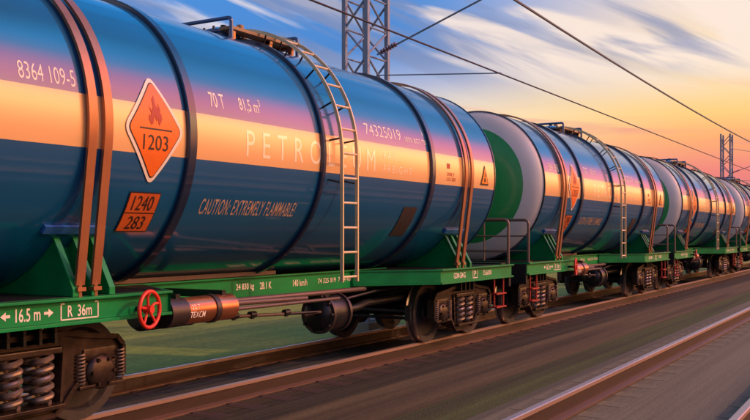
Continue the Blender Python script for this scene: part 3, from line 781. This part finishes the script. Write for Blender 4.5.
            for x in (-ax, ax):
                b_ = bmesh.new(); yb_ = s * 1.06
                lathe(b_, [(s * .93, .16), (s * 1.13, .165), (s * 1.15, .15), (s * 1.17, .11), (s * 1.175, 0.0)], 'Y', (x, 0, .4785), 28)
                p0, p1 = sorted((s * .95, s * 1.12)); box(b_, x - .19, x + .19, p0, p1, .56, .70, .015)
                box(b_, x - .19, x - .13, p0, p1, .37, .60, .01); box(b_, x + .13, x + .19, p0, p1, .37, .60, .01)
                for k in range(6):
                    a = k * math.pi / 3; tube(b_, [(x + .125 * math.cos(a), s * 1.15, .4785 + .125 * math.sin(a)), (x + .125 * math.cos(a), s * 1.185, .4785 + .125 * math.sin(a))], .018, 6)
                p0, p1 = sorted((s * 1.06, s * 1.16)); box(b_, x - .27, x + .27, p0, p1, .335, .372, .006)
                link('axle_box', b_, BOGIE, B, True, 35)
                for q in (-.235, .235):
                    pts = []; b_ = bmesh.new()
                    for k in range(0, 9 * 10 + 1):
                        a = 2 * math.pi * k / 10; pts.append((x + q + .034 * math.cos(a), s * 1.13 + .034 * math.sin(a), .375 + .29 * k / 90))
                    tube(b_, pts, .009, 5); link('damper_spring', b_, SPRING, B)
        b_ = bmesh.new(); box(b_, -.30, .30, -1.10, 1.10, .775, .90, .02); box(b_, -.22, .22, -.8, .8, .60, .78, .02)
        tube(b_, [(0, 0, .9), (0, 0, .96)], .2, 20)
        for s in (-1, 1):
            for x in (-.26, -.1, .06, .22): box(b_, x, x + .03, min(s * 1.1, s * 1.20), max(s * 1.1, s * 1.20), .80, .955)
        link('bolster', b_, BLACKST, B, False)
        b_ = bmesh.new()
        for x, s_ in ((-1.33, -1), (-.27, 1), (.27, -1), (1.33, 1)):
            for y in (-.79, .79): box(b_, x - .03, x + .03, y - .05, y + .05, .38, .62, .01)
            tube(b_, [(x, -.79, .42), (x, .79, .42)], .025, 8)
        for y in (-.5, .5): box(b_, -1.32, 1.32, y - .02, y + .02, .74, .80)
        link('brake_rigging', b_, BLACKST, B, False)
        return B
    bogie(-4.335); bogie(4.335)
    return W

def copy_tree(o, parent=None):
    c_ = o.copy(); C.objects.link(c_); c_.parent = parent
    for ch in list(o.children): copy_tree(ch, c_)
    return c_
GRP = 'tank wagons of the train'
LAB = ['blue tank wagon nearest the camera, cut by the left edge of the picture',
       'second blue tank wagon from the camera, its grey and green head facing the nearest wagon',
       'third blue tank wagon from the camera, small, behind the second wagon',
       'fourth blue tank wagon, cut by the right edge of the picture',
       'fifth and farthest blue tank wagon, beyond the right edge of the picture']
w0 = make_wagon()
for i, lab in enumerate(LAB):
    o = w0 if i == 0 else copy_tree(w0)
    o.location = (9.385 + 12.18 * i, 0, RAIL_Z)
    tag(o, lab, 'tank wagon', GRP)

# ------------------------------------------------------------------ overhead wires
def wire(z, y, r, sag, label, name, m=None):
    bm = bmesh.new(); pts = []
    for k in range(0, 121):
        x = -6 + k * 4.0
        t_ = ((x - 18) % 48) / 48 if sag else 0
        pts.append((x, y, z - sag * 4 * t_ * (1 - t_)))
    tube(bm, pts, r, 8)
    tag(link(name, bm, m or WIRE), label, 'wire', 'overhead wires above the train')
wire(5.17, 0, .017, 0, 'lower overhead wire, thin dark line running straight above the tank wagons', 'contact_wire')
wire(6.95, 0, .030, .25, 'upper overhead wire crossing the bright sky at the right', 'catenary_wire', WIREG)

# ------------------------------------------------------------------ lattice masts that carry the wires, on the far side of the train
MAST = mat('blue_grey_mast_steel', (.26, .33, .46), .6, .2, 0, 1.5, .4, .3, (3, 3, 1))
INSUL = mat('brown_insulator_glaze', (.16, .06, .03), .25)
def make_mast():
    m = empty('catenary_mast', (18, 3.4, 0)); a, b = .46, .30; zt = 8.6
    for sx in (-1, 1):
        for sy in (-1, 1):
            bm = bmesh.new(); x, y = sx * a, sy * b
            box(bm, x - .05, x + .05, y - .05, y + .05, GZ, zt, .004); link('leg', bm, MAST, m, False)
    n = 13; h = (zt - GZ - .4) / n
    for sy in (-1, 1):
        bm = bmesh.new()
        for k in range(n):
            z0 = GZ + .3 + k * h; s0 = 1 if k % 2 else -1
            tube(bm, [(-a * s0, sy * b, z0), (a * s0, sy * b, z0 + h)], .026, 6); tube(bm, [(-a, sy * b, z0), (a, sy * b, z0)], .022, 6)
        link('lattice', bm, MAST, m)
    for sx in (-1, 1):
        bm = bmesh.new()
        for k in range(n):
            z0 = GZ + .3 + k * h; s0 = 1 if k % 2 else -1
            tube(bm, [(sx * a, -b * s0, z0), (sx * a, b * s0, z0 + h)], .026, 6)
        link('lattice', bm, MAST, m)
    bm = bmesh.new(); box(bm, -.60, .60, -.45, .45, GZ - .1, GZ + .28, .03); link('footing', bm, SLEEP, m, False)
    arm = bmesh.new(); tube(arm, [(0, -b, 5.9), (0, -3.35, 6.98)], .022, 8); tube(arm, [(0, -b, 7.6), (0, -3.1, 7.0)], .014, 8)
    arm = link('bracket_arm', arm, MAST, m)
    bm = bmesh.new(); tube(bm, [(0, -b, 5.42), (0, -3.4, 5.19)], .014, 8); link('steady_arm', bm, MAST, m)
    bm = bmesh.new()
    for k in range(6): tube(bm, [(0, -b - .12 - .07 * k, 5.95 + .026 * k), (0, -b - .15 - .07 * k, 5.96 + .026 * k)], .06, 12)
    link('insulator', bm, INSUL, arm)
    return m
m0 = make_mast()
for k, lab in enumerate(('steel lattice mast behind the nearest tank wagon, right of its ladder', 'small distant lattice mast behind the farther tank wagons at the right',
                         'farthest lattice mast, beyond the right end of the visible train')):
    o = m0 if k == 0 else copy_tree(m0)
    o.location.x = 18 + 48 * k; tag(o, lab, 'mast', 'masts carrying the overhead wires')
